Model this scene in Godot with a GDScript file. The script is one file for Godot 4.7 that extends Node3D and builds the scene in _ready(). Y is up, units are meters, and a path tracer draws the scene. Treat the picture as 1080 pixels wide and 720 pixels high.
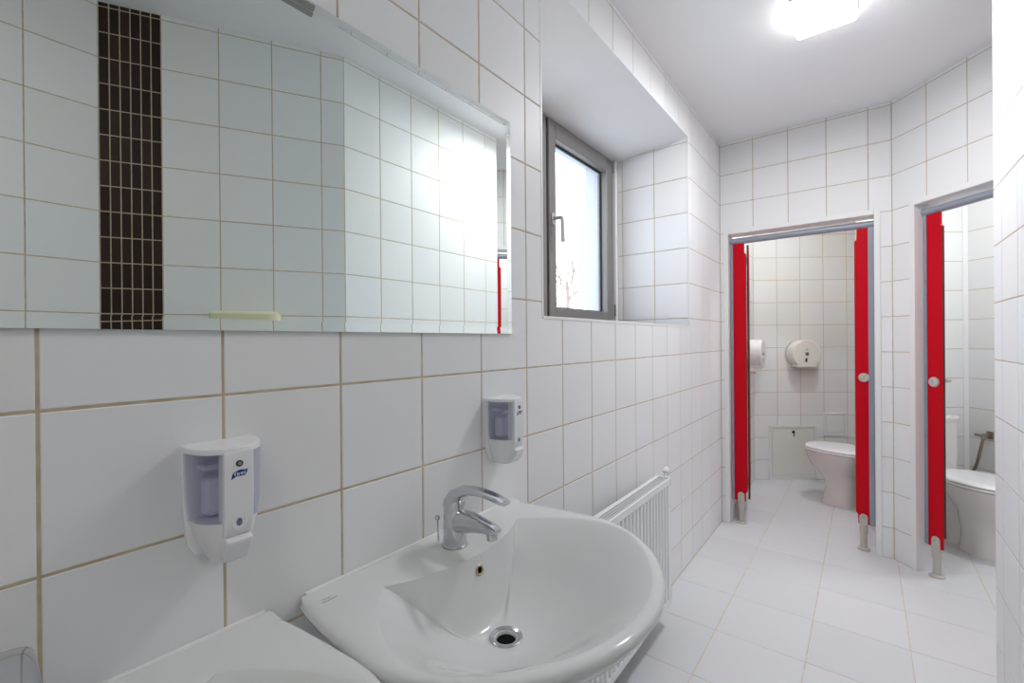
extends Node3D
# Tiled washroom. Plan coordinates: X = distance from the left wall, s = distance along it, y = height; Godot point = (X, y, -s).

const EYE := 1.2547
const CEIL := 2.592
const ROW0 := 0.1741
const ROWH := 0.2
const SKY := 1.8
const LAMP := 1.32
const LAMP_STALL := 0.95
const LAMP_REAR := 0.26
var M := {}
var used := {}
var tile_cache := {}
var rng := RandomNumberGenerator.new()

# ------------------------------------------------------------------ geometry
func P(X, y, s) -> Vector3:
	return Vector3(X, y, -s)

func tri(T: PackedVector3Array, a: Vector3, b: Vector3, c: Vector3) -> void:
	T.append(a); T.append(b); T.append(c)

func face(T: PackedVector3Array, pts: Array, centre: Vector3) -> void:      # a convex face turned away from centre
	var n := Vector3.ZERO
	var m := Vector3.ZERO
	for i in pts.size():
		var a: Vector3 = pts[i]
		var b: Vector3 = pts[(i + 1) % pts.size()]
		n += a.cross(b)
		m += a / pts.size()
	var flip: bool = n.dot(m - centre) < 0.0
	for i in range(1, pts.size() - 1):
		if flip:
			tri(T, pts[0], pts[i + 1], pts[i])
		else:
			tri(T, pts[0], pts[i], pts[i + 1])

func solid(T: PackedVector3Array, S: PackedVector3Array, x := Transform3D.IDENTITY) -> void:   # appends a closed piece, faces outward
	var v := 0.0
	for i in range(0, S.size(), 3):
		v += S[i].dot(S[i + 1].cross(S[i + 2]))
	var flip := v < 0.0
	for i in range(0, S.size(), 3):
		if flip:
			tri(T, x * S[i], x * S[i + 2], x * S[i + 1])
		else:
			tri(T, x * S[i], x * S[i + 1], x * S[i + 2])

func box(T: PackedVector3Array, lo: Vector3, hi: Vector3, b := 0.0, x := Transform3D.IDENTITY) -> void:
	var c := (lo + hi) * 0.5
	var h := ((hi - lo) * 0.5).abs()
	b = minf(b, minf(h.x, minf(h.y, h.z)) * 0.95)
	var S := PackedVector3Array()
	if b <= 0.0:
		for ax in 3:
			for sg in [-1.0, 1.0]:
				var q := []
				for k in [[-1.0, -1.0], [1.0, -1.0], [1.0, 1.0], [-1.0, 1.0]]:
					var v := Vector3.ZERO
					v[ax] = sg * h[ax]; v[(ax + 1) % 3] = k[0] * h[(ax + 1) % 3]; v[(ax + 2) % 3] = k[1] * h[(ax + 2) % 3]
					q.append(c + v)
				face(S, q, c)
	else:
		for ax in 3:
			var a1 := (ax + 1) % 3
			var a2 := (ax + 2) % 3
			for sg in [-1.0, 1.0]:
				var q := []
				for k in [[-1.0, -1.0], [1.0, -1.0], [1.0, 1.0], [-1.0, 1.0]]:
					var v := Vector3.ZERO
					v[ax] = sg * h[ax]; v[a1] = k[0] * (h[a1] - b); v[a2] = k[1] * (h[a2] - b)
					q.append(c + v)
				face(S, q, c)
			for s1 in [-1.0, 1.0]:                                    # the edges that run along ax
				for s2 in [-1.0, 1.0]:
					var q := []
					for e in [[-1.0, 0], [1.0, 0], [1.0, 1], [-1.0, 1]]:
						var v := Vector3.ZERO
						v[ax] = e[0] * (h[ax] - b)
						v[a1] = s1 * (h[a1] - (b if e[1] == 1 else 0.0))
						v[a2] = s2 * (h[a2] - (0.0 if e[1] == 1 else b))
						q.append(c + v)
					face(S, q, c)
		for sx in [-1.0, 1.0]:
			for sy in [-1.0, 1.0]:
				for sz in [-1.0, 1.0]:
					face(S, [c + Vector3(sx * h.x, sy * (h.y - b), sz * (h.z - b)), c + Vector3(sx * (h.x - b), sy * h.y, sz * (h.z - b)), c + Vector3(sx * (h.x - b), sy * (h.y - b), sz * h.z)], c)
	solid(T, S, x)

func loft(T: PackedVector3Array, rings: Array, x := Transform3D.IDENTITY, caps := true) -> void:
	var S := PackedVector3Array()
	var n: int = rings[0].size()
	for r in rings.size() - 1:
		var A = rings[r]
		var B = rings[r + 1]
		for i in n:
			var j := (i + 1) % n
			tri(S, A[i], A[j], B[j]); tri(S, A[i], B[j], B[i])
	if caps:
		for e in [0, rings.size() - 1]:
			var R = rings[e]
			var c := Vector3.ZERO
			for v in R: c += v / n
			for i in n:
				if e == 0: tri(S, c, R[(i + 1) % n], R[i])
				else: tri(S, c, R[i], R[(i + 1) % n])
	solid(T, S, x)

func ring(c: Vector3, u: Vector3, v: Vector3, n := 20, power := 2.0) -> PackedVector3Array:     # superellipse
	var R := PackedVector3Array()
	for i in n:
		var a := TAU * i / n
		var ca := cos(a)
		var sa := sin(a)
		R.append(c + u * signf(ca) * pow(absf(ca), 2.0 / power) + v * signf(sa) * pow(absf(sa), 2.0 / power))
	return R

func tube(T: PackedVector3Array, path: Array, rad, n := 12, x := Transform3D.IDENTITY, flat := 1.0) -> void:
	var rings := []
	var up := Vector3(0.0123, 0.9, 0.31).normalized()
	for i in path.size():
		var d: Vector3 = (path[mini(i + 1, path.size() - 1)] - path[maxi(i - 1, 0)]).normalized()
		var a := up - d * up.dot(d)
		if a.length() < 0.05:
			a = d.cross(Vector3(1, 0, 0))
		a = a.normalized()
		up = a
		var r: float = rad[i] if rad is Array else rad
		rings.append(ring(path[i], a * r * flat, d.cross(a) * r, n))
	loft(T, rings, x)

func lathe(T: PackedVector3Array, prof: Array, n := 24, x := Transform3D.IDENTITY, caps := true) -> void:      # profile of [radius, height]
	var rings := []
	for p in prof:
		rings.append(ring(Vector3(0, p[1], 0), Vector3(p[0], 0, 0), Vector3(0, 0, p[0]), n))
	loft(T, rings, x, caps)

func prism(T: PackedVector3Array, poly: PackedVector2Array, z0: float, z1: float, bevel := 0.0, x := Transform3D.IDENTITY) -> void:   # extruded along z, bevelled at z1
	var S := PackedVector3Array()
	var n := poly.size()
	if Geometry2D.is_polygon_clockwise(poly): poly.reverse()
	var inner := PackedVector2Array()
	for i in n:
		var d0 := (poly[i] - poly[(i + n - 1) % n]).normalized()
		var d1 := (poly[(i + 1) % n] - poly[i]).normalized()
		var m := Vector2(-d0.y - d1.y, d0.x + d1.x)
		m = m.normalized() / maxf(0.5, m.normalized().dot(Vector2(-d0.y, d0.x)))
		inner.append(poly[i] + m * bevel)
	var levels := [[poly, z0], [poly, z1 - bevel]]
	if bevel > 0.0: levels.append([inner, z1])
	for l in levels.size() - 1:
		for i in n:
			var j := (i + 1) % n
			var a = levels[l]
			var b = levels[l + 1]
			var a0 := Vector3(a[0][i].x, a[0][i].y, a[1]); var a1 := Vector3(a[0][j].x, a[0][j].y, a[1])
			var b0 := Vector3(b[0][i].x, b[0][i].y, b[1]); var b1 := Vector3(b[0][j].x, b[0][j].y, b[1])
			tri(S, a0, a1, b1); tri(S, a0, b1, b0)
	for e in [0, levels.size() - 1]:
		var pl: PackedVector2Array = levels[e][0]
		var idx := Geometry2D.triangulate_polygon(pl)
		for k in range(0, idx.size(), 3):
			var q := [pl[idx[k]], pl[idx[k + 1]], pl[idx[k + 2]]]
			var ccw: bool = (q[1] - q[0]).cross(q[2] - q[0]) > 0.0
			if ccw != (e != 0): q = [q[0], q[2], q[1]]
			tri(S, Vector3(q[0].x, q[0].y, levels[e][1]), Vector3(q[1].x, q[1].y, levels[e][1]), Vector3(q[2].x, q[2].y, levels[e][1]))
	solid(T, S, x)

func commit(T: PackedVector3Array, crease := 35.0) -> ArrayMesh:
	var n := T.size()
	var fn := PackedVector3Array()
	var at := {}
	for i in range(0, n, 3):
		var c := (T[i + 1] - T[i]).cross(T[i + 2] - T[i])
		fn.append(c)
		for k in 3:
			var key := Vector3i((T[i + k] * 20000.0).round())
			if not at.has(key): at[key] = []
			at[key].append(i / 3)
	var lim := cos(deg_to_rad(crease))
	var V := PackedVector3Array()
	var N := PackedVector3Array()
	for i in range(0, n, 3):
		var mine := fn[i / 3].normalized()
		if fn[i / 3].length() < 1e-14: continue
		for k in [0, 2, 1]:                                            # clockwise fronts
			var sum := Vector3.ZERO
			for f in at[Vector3i((T[i + k] * 20000.0).round())]:
				if fn[f].normalized().dot(mine) > lim: sum += fn[f]
			V.append(T[i + k])
			N.append(sum.normalized() if sum.length() > 1e-16 else mine)
	var arr := []
	arr.resize(Mesh.ARRAY_MAX)
	arr[Mesh.ARRAY_VERTEX] = V
	arr[Mesh.ARRAY_NORMAL] = N
	var mesh := ArrayMesh.new()
	mesh.add_surface_from_arrays(Mesh.PRIMITIVE_TRIANGLES, arr)
	return mesh

# ------------------------------------------------------------------ nodes
func numbered(called: String) -> String:
	var k: int = used.get(called, 0)
	used[called] = k + 1
	return called if k == 0 else "%s_%03d" % [called, k]

func child_name(parent: Node, called: String) -> String:
	var key := "%d %s" % [parent.get_instance_id(), called]
	var k: int = used.get(key, 0)
	used[key] = k + 1
	return called if k == 0 else "%s_%03d" % [called, k]

func thing(called, label, category, at := Vector3.ZERO, group := "") -> Node3D:
	var o := Node3D.new()
	o.name = numbered(called)
	add_child(o)
	o.position = at
	o.set_meta("label", label)
	o.set_meta("category", category)
	if group != "": o.set_meta("group", group)
	return o

func part(parent: Node, called: String, T: PackedVector3Array, m: Material, crease := 35.0) -> MeshInstance3D:
	var o := MeshInstance3D.new()
	o.name = child_name(parent, called)
	o.mesh = commit(T, crease)
	o.material_override = m
	parent.add_child(o, true)
	return o

func struct(called: String, T: PackedVector3Array, m: Material, label := "") -> MeshInstance3D:
	var o := part(self, called, T, m)
	o.set_meta("kind", "structure")
	if label != "": o.set_meta("label", label)
	return o

func copy(o: Node3D, at: Vector3, label: String) -> Node3D:
	var c: Node3D = o.duplicate()
	c.name = numbered(String(o.name))
	add_child(c)
	c.position = at
	c.set_meta("label", label)
	return c

func mat(c: Color, rough := 0.5, metal := 0.0, spec := 0.5) -> StandardMaterial3D:
	var m := StandardMaterial3D.new()
	m.albedo_color = c
	m.roughness = rough
	m.metallic = metal
	m.metallic_specular = spec
	return m

func grain(m: StandardMaterial3D, seed_: int, freq: float, lo: Color, hi: Color, scale := 2.0) -> StandardMaterial3D:    # a mottled colour laid on in world space
	var nz := FastNoiseLite.new()
	nz.seed = seed_; nz.frequency = freq; nz.fractal_octaves = 4
	var t := NoiseTexture2D.new()
	t.width = 256; t.height = 256; t.seamless = true; t.noise = nz
	var g := Gradient.new()
	g.set_color(0, lo); g.set_color(1, hi)
	t.color_ramp = g
	m.albedo_texture = t
	m.albedo_color = Color.WHITE
	m.uv1_triplanar = true; m.uv1_world_triplanar = true
	m.uv1_scale = Vector3.ONE * scale
	return m

# ------------------------------------------------------------------ tiled surfaces
func rect_minus(r: Rect2, holes: Array) -> Array:
	var out := [r]
	for h in holes:
		var nx := []
		for q in out:
			var i: Rect2 = q.intersection(h)
			if i.size.x < 1e-5 or i.size.y < 1e-5:
				nx.append(q); continue
			if i.position.x > q.position.x + 1e-5: nx.append(Rect2(q.position, Vector2(i.position.x - q.position.x, q.size.y)))
			if i.end.x < q.end.x - 1e-5: nx.append(Rect2(Vector2(i.end.x, q.position.y), Vector2(q.end.x - i.end.x, q.size.y)))
			if i.position.y > q.position.y + 1e-5: nx.append(Rect2(Vector2(i.position.x, q.position.y), Vector2(i.size.x, i.position.y - q.position.y)))
			if i.end.y < q.end.y - 1e-5: nx.append(Rect2(Vector2(i.position.x, i.end.y), Vector2(i.size.x, q.end.y - i.end.y)))
		out = nx
	return out

func tile_piece(T: PackedVector3Array, q: Rect2, cell: Rect2, holes: Array, b: float, t: float) -> void:
	var flag := [0.0, 0.0, 0.0, 0.0]                                   # left, right, bottom, top: bevelled or a seam
	flag[0] = b if absf(q.position.x - cell.position.x) < 1e-5 else 0.0
	flag[1] = b if absf(q.end.x - cell.end.x) < 1e-5 else 0.0
	flag[2] = b if absf(q.position.y - cell.position.y) < 1e-5 else 0.0
	flag[3] = b if absf(q.end.y - cell.end.y) < 1e-5 else 0.0
	var o := [Vector2(q.position.x, q.position.y), Vector2(q.end.x, q.position.y), Vector2(q.end.x, q.end.y), Vector2(q.position.x, q.end.y)]
	var f := [o[0] + Vector2(flag[0], flag[2]), o[1] + Vector2(-flag[1], flag[2]), o[2] + Vector2(-flag[1], -flag[3]), o[3] + Vector2(flag[0], -flag[3])]
	var c := Vector3(q.get_center().x, q.get_center().y, -t)
	var top := []
	for k in 4: top.append(Vector3(f[k].x, f[k].y, 0))
	face(T, top, c)
	for k in 4:
		var j := (k + 1) % 4
		face(T, [Vector3(f[k].x, f[k].y, 0), Vector3(f[j].x, f[j].y, 0), Vector3(o[j].x, o[j].y, -b), Vector3(o[k].x, o[k].y, -b)], c)
		face(T, [Vector3(o[k].x, o[k].y, -b), Vector3(o[j].x, o[j].y, -b), Vector3(o[j].x, o[j].y, -t), Vector3(o[k].x, o[k].y, -t)], c)

func lay(wall: Node3D, org: Vector3, u: Vector3, v: Vector3, us: Array, vs: Array, holes: Array, mats: Array, called := "tile", gap := 0.004, b := 0.0012) -> void:
	var t := 0.007
	var n := u.cross(v)
	for i in us.size() - 1:
		for j in vs.size() - 1:
			var cell := Rect2(us[i] + gap / 2, vs[j] + gap / 2, us[i + 1] - us[i] - gap, vs[j + 1] - vs[j] - gap)
			if cell.size.x < 0.003 or cell.size.y < 0.003: continue
			var bits := rect_minus(cell, holes)
			if bits.is_empty(): continue
			var o := MeshInstance3D.new()
			o.name = child_name(wall, called)
			if bits.size() == 1:
				var q: Rect2 = bits[0]
				var key := "%d %d" % [roundi(q.size.x * 5000), roundi(q.size.y * 5000)]
				if not tile_cache.has(key):
					var T := PackedVector3Array()
					var z := Rect2(Vector2.ZERO, q.size)
					tile_piece(T, z, z, [], b, t)
					tile_cache[key] = commit(T, 5.0)
				o.mesh = tile_cache[key]
				o.transform = Transform3D(Basis(u, v, n), org + u * q.position.x + v * q.position.y)
			else:
				var T := PackedVector3Array()
				for q in bits: tile_piece(T, Rect2(q.position - cell.position, q.size), Rect2(Vector2.ZERO, cell.size), holes, b, t)
				o.mesh = commit(T, 5.0)
				o.transform = Transform3D(Basis(u, v, n), org + u * cell.position.x + v * cell.position.y)
			o.material_override = mats[rng.randi() % mats.size()]
			wall.add_child(o, true)

func lines(first: float, step: float, lo: float, hi: float) -> Array:
	var out := [lo]
	var k := ceili((lo - first) / step + 0.02)
	while first + k * step < hi - 0.004:
		out.append(first + k * step)
		k += 1
	out.append(hi)
	return out

func rows() -> Array:
	return lines(ROW0, ROWH, 0.0, CEIL + 0.003)

# a straight wall whose tiled face runs from a to b (plan points), room on the side of the point `room`
func wall(called: String, a: Vector2, b: Vector2, room: Vector2, thick: float, first, holes: Array, label: String, e0 := 0.0, e1 := 0.0, tiles := true) -> MeshInstance3D:
	var A := P(a.x, 0, a.y)
	var d := P(b.x - a.x, 0, b.y - a.y).normalized()
	var n := d.cross(Vector3.UP)
	var L := a.distance_to(b)
	if n.dot(P(room.x - a.x, 0, room.y - a.y)) < 0.0:                  # seen from the room u must run left to right
		A = P(b.x, 0, b.y); d = -d; n = -n
		var hh := []
		for h in holes: hh.append(Rect2(L - h.end.x, h.position.y, h.size.x, h.size.y))
		holes = hh
		var sw := e0
		e0 = e1; e1 = sw
		if first != null: first = fposmod(L - float(first), ROWH)
	var x := Transform3D(Basis(d, Vector3.UP, n), A)
	var T := PackedVector3Array()
	for q in rect_minus(Rect2(-e0, -0.05, L + e0 + e1, CEIL + 0.06), holes):
		box(T, Vector3(q.position.x, q.position.y, -thick), Vector3(q.end.x, q.end.y, -0.0013 if tiles else 0.0), 0.0, x)
	var w := struct(called, T, M.grout if tiles else M.plaster, label)
	if tiles:
		lay(w, A, d, Vector3.UP, lines(float(first), ROWH, 0.0, L), rows(), holes, M.tiles)
	return w

# ------------------------------------------------------------------ scene
func _ready() -> void:
	rng.seed = 7
	set_camera_and_light()
	make_materials()
	build_shell()
	build_window()
	build_stalls()
	build_basins()
	build_fittings()
	build_toilets()
	build_lamps()
	build_outside()

func set_camera_and_light() -> void:
	var cam := Camera3D.new()
	cam.name = "camera"
	add_child(cam)
	# axes of the camera in plan coordinates (X, y, s)
	var r := Vector3(0.788862, -0.008188, -0.614515)
	var u := Vector3(0.005479, 0.999965, -0.006291)
	var f := Vector3(-0.614545, -0.001596, -0.78888)
	cam.transform = Transform3D(Basis(r, u, -f).orthonormalized(), P(0.78584, EYE, 0.0))
	cam.fov = rad_to_deg(2.0 * atan(360.0 / 478.34))
	cam.near = 0.02
	cam.far = 200.0
	cam.current = true
	var env := Environment.new()
	env.tonemap_mode = Environment.TONE_MAPPER_LINEAR
	env.tonemap_exposure = 1.1
	env.background_mode = Environment.BG_SKY
	var sm := ProceduralSkyMaterial.new()
	sm.sky_top_color = Color(0.88, 0.93, 1.0)
	sm.sky_horizon_color = Color(0.95, 0.97, 1.0)
	sm.ground_horizon_color = Color(0.75, 0.75, 0.74)
	sm.ground_bottom_color = Color(0.5, 0.5, 0.48)
	sm.sky_energy_multiplier = SKY
	sm.ground_energy_multiplier = SKY * 0.5
	sm.sun_angle_max = 0.0
	var sky := Sky.new()
	sky.sky_material = sm
	env.sky = sky
	env.sdfgi_enabled = true
	env.ssao_enabled = true
	env.ssil_enabled = true
	var we := WorldEnvironment.new()
	we.name = "environment"
	we.environment = env
	add_child(we)

func make_materials() -> void:
	M.tiles = [mat(Color8(238, 238, 238), 0.46, 0.0, 0.34), mat(Color8(236, 236, 235), 0.48, 0.0, 0.34), mat(Color8(240, 240, 240), 0.44, 0.0, 0.34), mat(Color8(237, 238, 239), 0.47, 0.0, 0.34)]
	M.floor_tiles = [mat(Color8(218, 219, 222), 0.36), mat(Color8(215, 216, 219), 0.38), mat(Color8(220, 220, 223), 0.35)]
	M.mosaic = [mat(Color8(50, 34, 30), 0.5, 0.0, 0.3), mat(Color8(45, 31, 28), 0.52, 0.0, 0.3), mat(Color8(55, 37, 32), 0.48, 0.0, 0.3)]
	M.grout = grain(mat(Color.WHITE, 0.95, 0.0, 0.2), 3, 0.03, Color8(188, 168, 142), Color8(216, 200, 176), 3.0)
	M.floor_grout = grain(mat(Color.WHITE, 0.95, 0.0, 0.2), 5, 0.03, Color8(204, 188, 160), Color8(226, 216, 198), 2.0)
	M.plaster = mat(Color8(240, 240, 241), 0.8)
	M.ceiling = mat(Color8(246, 246, 249), 0.85)
	M.trim = mat(Color8(238, 237, 236), 0.45)
	M.ceramic = mat(Color8(226, 227, 226), 0.07)
	M.toilet = mat(Color8(236, 233, 230), 0.1)
	M.chrome = mat(Color8(205, 207, 212), 0.1, 1.0)
	M.steel = mat(Color8(170, 168, 164), 0.35, 1.0)
	M.brass = mat(Color8(196, 180, 140), 0.3, 1.0)
	M.black = mat(Color8(10, 10, 10), 0.6, 0.0, 0.2)
	M.dark = mat(Color8(40, 40, 42), 0.5)
	M.white_plastic = mat(Color8(238, 238, 240), 0.25)
	M.seat_plastic = mat(Color8(244, 244, 247), 0.15)
	M.ivory_plastic = mat(Color8(233, 232, 226), 0.35)
	M.cream = mat(Color8(228, 224, 188), 0.4)
	M.red = mat(Color8(204, 8, 30), 0.5, 0.0, 0.25)
	M.core = mat(Color8(66, 38, 24), 0.5)
	M.alu = mat(Color8(150, 156, 168), 0.38, 0.1)
	M.frame = mat(Color8(138, 135, 133), 0.45, 0.3)
	M.handle = mat(Color8(196, 198, 202), 0.4)
	M.gasket = mat(Color8(26, 25, 26), 0.6)
	M.foot = mat(Color8(196, 190, 182), 0.45)
	M.radiator = mat(Color8(240, 241, 241), 0.3)
	M.blue = mat(Color8(20, 40, 120), 0.35)
	M.print = mat(Color8(150, 148, 146), 0.6)
	M.outer = mat(Color8(206, 211, 221), 0.8)
	M.mirror = mat(Color8(236, 243, 239), 0.0, 1.0)
	M.glass_edge = mat(Color8(150, 175, 165), 0.15)
	M.silicone = mat(Color8(238, 238, 236), 0.35)
	M.twig = grain(mat(Color.WHITE, 0.9), 11, 0.05, Color8(150, 128, 112), Color8(190, 168, 152), 1.0)
	M.hose = mat(Color8(150, 132, 110), 0.35, 0.7)
	var g := mat(Color(0.90, 0.95, 0.97, 0.06), 0.02)
	g.transparency = BaseMaterial3D.TRANSPARENCY_ALPHA
	M.glass = g
	var v := mat(Color(0.66, 0.66, 0.88, 0.10), 0.06)
	v.transparency = BaseMaterial3D.TRANSPARENCY_ALPHA
	M.tank = v
	var e := mat(Color8(255, 255, 255), 0.4)
	e.emission_enabled = true
	e.emission = Color(1.0, 0.98, 0.97)
	e.emission_energy_multiplier = 7.0
	M.glow = e

const B0 := Vector2(0.909, 3.351)            # where the straight stall front meets the angled one
const BD := Vector2(0.668, -0.744)           # along the angled front
const PD := Vector2(0.744, 0.668)            # into the angled stall
const PC := Vector2(1.333, 4.372)            # inner corner of the angled stall
const BDIR := Vector2(0.8192, 0.5736)        # along the back wall of the straight stall

func build_shell() -> void:
	var T := PackedVector3Array()
	# floor
	box(T, P(-0.6, -0.15, 5.6), P(2.75, -0.0013, -1.2))
	var fl := struct("floor", T, M.floor_grout, "floor of large white square tiles with pale joints")
	var us := []
	for s in lines(1.7465, 0.3315, -1.0, 5.2): us.append(5.2 - s)
	us.reverse()
	lay(fl, P(0, 0, 5.2), Vector3(0, 0, 1), Vector3(1, 0, 0), us, lines(0.268, 0.3275, 0.0, 2.05), [], M.floor_tiles, "floor_tile", 0.0035, 0.001)
	T = PackedVector3Array()
	box(T, P(-0.6, CEIL, 5.6), P(2.75, CEIL + 0.15, -1.2))
	struct("ceiling", T, M.ceiling, "plain white painted ceiling")
	# left wall with the window recess
	T = PackedVector3Array()
	var hole := Rect2(1.1625, 1.331, 1.4845, 1.074)
	var x := Transform3D(Basis(Vector3(0, 0, -1), Vector3.UP, Vector3(1, 0, 0)), Vector3.ZERO)
	for q in rect_minus(Rect2(-1.2, -0.05, 4.671, CEIL + 0.06), [hole]):
		box(T, Vector3(q.position.x, q.position.y, -0.5), Vector3(q.end.x, q.end.y, -0.0013), 0.0, x)
	var wl := struct("wall_left", T, M.grout, "long wall of white square tiles with beige joints behind the basins")
	lay(wl, Vector3.ZERO, Vector3(0, 0, -1), Vector3.UP, lines(0.0792, 0.2, -1.0, 3.351), rows(), [hole], M.tiles)
	lay(wl, P(-0.43, 0, 2.6435), Vector3(1, 0, 0), Vector3.UP, [0.0, 0.032, 0.232, 0.43], lines(ROW0, ROWH, 1.331, 2.405), [], M.tiles)
	# outer leaf of that wall round the narrower outside opening
	T = PackedVector3Array()
	for q in rect_minus(Rect2(-1.2, -0.05, 4.671, CEIL + 0.06), [Rect2(1.24, 1.385, 1.275, 0.93)]):
		box(T, Vector3(q.position.x, q.position.y, -0.585), Vector3(q.end.x, q.end.y, -0.5), 0.0, x)
	struct("wall_outer", T, M.outer, "white outer reveal of the window wall")
	# recess: sloping plaster soffit, white sill, edge beads
	T = PackedVector3Array()
	prism(T, PackedVector2Array([Vector2(0, 2.405), Vector2(0, 2.4), Vector2(-0.44, 2.362), Vector2(-0.5, 2.362), Vector2(-0.5, 2.405)]), -2.647, -1.1625)
	struct("trim_1", T, M.plaster, "white plaster soffit of the window recess")
	T = PackedVector3Array()
	box(T, P(-0.44, 1.3215, 2.647), P(0.0018, 1.331, 1.1625), 0.001)
	struct("trim_2", T, M.trim, "thin white sill of the window recess")
	T = PackedVector3Array()
	box(T, P(-0.004, 1.331, 2.6495), P(0.0014, 2.402, 2.6405), 0.001)
	struct("trim_3", T, M.trim, "white bead on the far edge of the window recess")
	T = PackedVector3Array()
	box(T, P(-0.004, 1.331, 1.169), P(0.0014, 2.402, 1.159), 0.001)
	box(T, P(-0.5, 1.331, 1.1625), P(-0.004, 2.402, 1.159), 0.0)
	struct("trim_4", T, M.trim, "white bead on the near edge of the window recess")
	T = PackedVector3Array()
	box(T, P(-0.5, 1.331, 2.647), P(-0.431, 2.37, 2.616), 0.001)
	struct("trim_5", T, M.plaster, "white plaster strip between window frame and jamb")
	# right side: bright near wall, angled wall with the mosaic stripe, wall beside the camera, rear wall
	wall("wall_right", Vector2(1.1465, 2.32), Vector2(1.1465, 1.2), Vector2(0, 1.8), 0.12, 0.12, [], "white tiled wall facing the window")
	var a := Vector2(1.1465, 1.2)
	var b := Vector2(1.575, 0.41)
	T = PackedVector3Array()
	var d := P(b.x - a.x, 0, b.y - a.y).normalized()
	var A := P(a.x, 0, a.y)
	var L := a.distance_to(b)
	var xa := Transform3D(Basis(d, Vector3.UP, d.cross(Vector3.UP)), A)
	box(T, Vector3(0.0, -0.05, -0.12), Vector3(L + 0.04, CEIL + 0.01, -0.0013), 0.0, xa)
	var wa := struct("wall_right_angled", T, M.grout, "angled white tiled wall with a dark mosaic stripe, seen in the mirror")
	lay(wa, A, d, Vector3.UP, [0.0, L - 0.8, L - 0.6, L - 0.4, L - 0.2], rows(), [], M.tiles)
	lay(wa, A + d * (L - 0.2), d, Vector3.UP, lines(0.0, 0.2 / 6.0, 0.0, 0.2), lines(ROW0, 0.1, 0.0, CEIL), [], M.mosaic, "mosaic_tile", 0.0042, 0.0005)
	wall("wall_right_near", Vector2(1.575, 0.41), Vector2(1.575, -1.0), Vector2(0, 0), 0.12, 0.2, [], "white tiled wall left of the mosaic stripe in the mirror", 0.05, 0.1)
	wall("wall_rear", Vector2(-0.1, -1.0), Vector2(1.7, -1.0), Vector2(0.7, 0), 0.12, 0.0, [], "plain white rear wall", 0.0, 0.0, false)
	wall("wall_right_end", Vector2(1.267, 2.32), Vector2(1.95, 2.32), Vector2(1.5, 2.6), 0.12, 0.0, [], "plain white end of the short right wall", 0.0, 0.0, false)
	# stall fronts
	wall("wall_stall_front", Vector2(0, 3.351), B0, Vector2(0.4, 2), 0.12, 0.204, [Rect2(0.022, -0.1, 0.835, 2.094)], "white tiled wall round the first stall doorway", 0.0, 0.03)
	wall("wall_stall_front_angled", B0, B0 + BD * 1.36, Vector2(0.4, 2), 0.12, 0.199, [Rect2(0.105, -0.1, 0.833, 2.094)], "angled white tiled wall round the second stall doorway", 0.06, 0.0)
	surround("trim_6", B0 * 0 + Vector2(0, 3.351), Vector2(1, 0), 0.022, 0.857, "white painted surround of the first stall doorway")
	surround("trim_7", B0, BD, 0.105, 0.938, "white painted surround of the second stall doorway")
	# inside the stalls
	wall("wall_stall_left", Vector2(0, 3.471), Vector2(0, 4.52), Vector2(0.5, 4), 0.2, 0.0082, [], "narrow view of the tiled left wall inside the first stall", 0.0, 0.15)
	wall("wall_stall_back", Vector2(0, 4.52), Vector2(0, 4.52) + BDIR * 1.22, Vector2(0.5, 4), 0.12, 0.203, [], "white tiled back wall of the first stall", 0.05, 0.1)
	wall("wall_stall_close", Vector2(0, 4.52) + BDIR * 1.22, Vector2(1.30, 4.40), Vector2(0.5, 4.3), 0.08, 0.0, [], "plain side wall of the first stall", 0.05, 0.05, false)
	wall("wall_stall_partition", PC - PD * 0.71, PC, PC - PD * 0.3 + BD, 0.1, 0.11, [], "white tiled partition behind the cistern of the second stall", 0.0, 0.06)
	wall("wall_stall_side", Vector2(0.775, 3.95), Vector2(0.89, 3.46), Vector2(0.3, 3.7), 0.06, 0.0, [], "plain wall between the two stalls", 0.03, 0.03, false)
	wall("wall_stall_rear", PC, PC + BD * 1.55, PC - PD * 0.5 + BD * 0.5, 0.1, 0.2, [], "white tiled back wall of the second stall", 0.0, 0.1)
	wall("wall_stall_end", PC + BD * 1.55, PC + BD * 1.55 - PD * 0.95, PC + BD * 0.5 - PD * 0.4, 0.1, 0.0, [], "plain far side wall of the second stall", 0.1, 0.1, false)

func surround(called: String, o: Vector2, dir: Vector2, u0: float, u1: float, label: String) -> void:
	var d := P(dir.x, 0, dir.y).normalized()
	var x := Transform3D(Basis(d, Vector3.UP, d.cross(Vector3.UP)), P(o.x, 0, o.y))
	var T := PackedVector3Array()
	var w := 0.029
	var z0 := -0.125
	var z1 := 0.005
	box(T, Vector3(u0, 0.0, z0), Vector3(u0 + w, 1.994, z1), 0.002, x)
	box(T, Vector3(u1 - w, 0.0, z0), Vector3(u1, 1.994, z1), 0.002, x)
	box(T, Vector3(u0 + w, 1.994 - w, z0), Vector3(u1 - w, 1.994, z1), 0.002, x)
	struct(called, T, M.trim, label)

# ------------------------------------------------------------------ window
func bars(T: PackedVector3Array, s0: float, s1: float, y0: float, y1: float, w: float, x0: float, x1: float, bev := 0.003) -> void:
	box(T, P(x0, y0, s0), P(x1, y1, s0 + w), bev)
	box(T, P(x0, y0, s1 - w), P(x1, y1, s1), bev)
	box(T, P(x0, y0, s0 + w), P(x1, y0 + w, s1 - w), bev)
	box(T, P(x0, y1 - w, s0 + w), P(x1, y1, s1 - w), bev)

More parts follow.
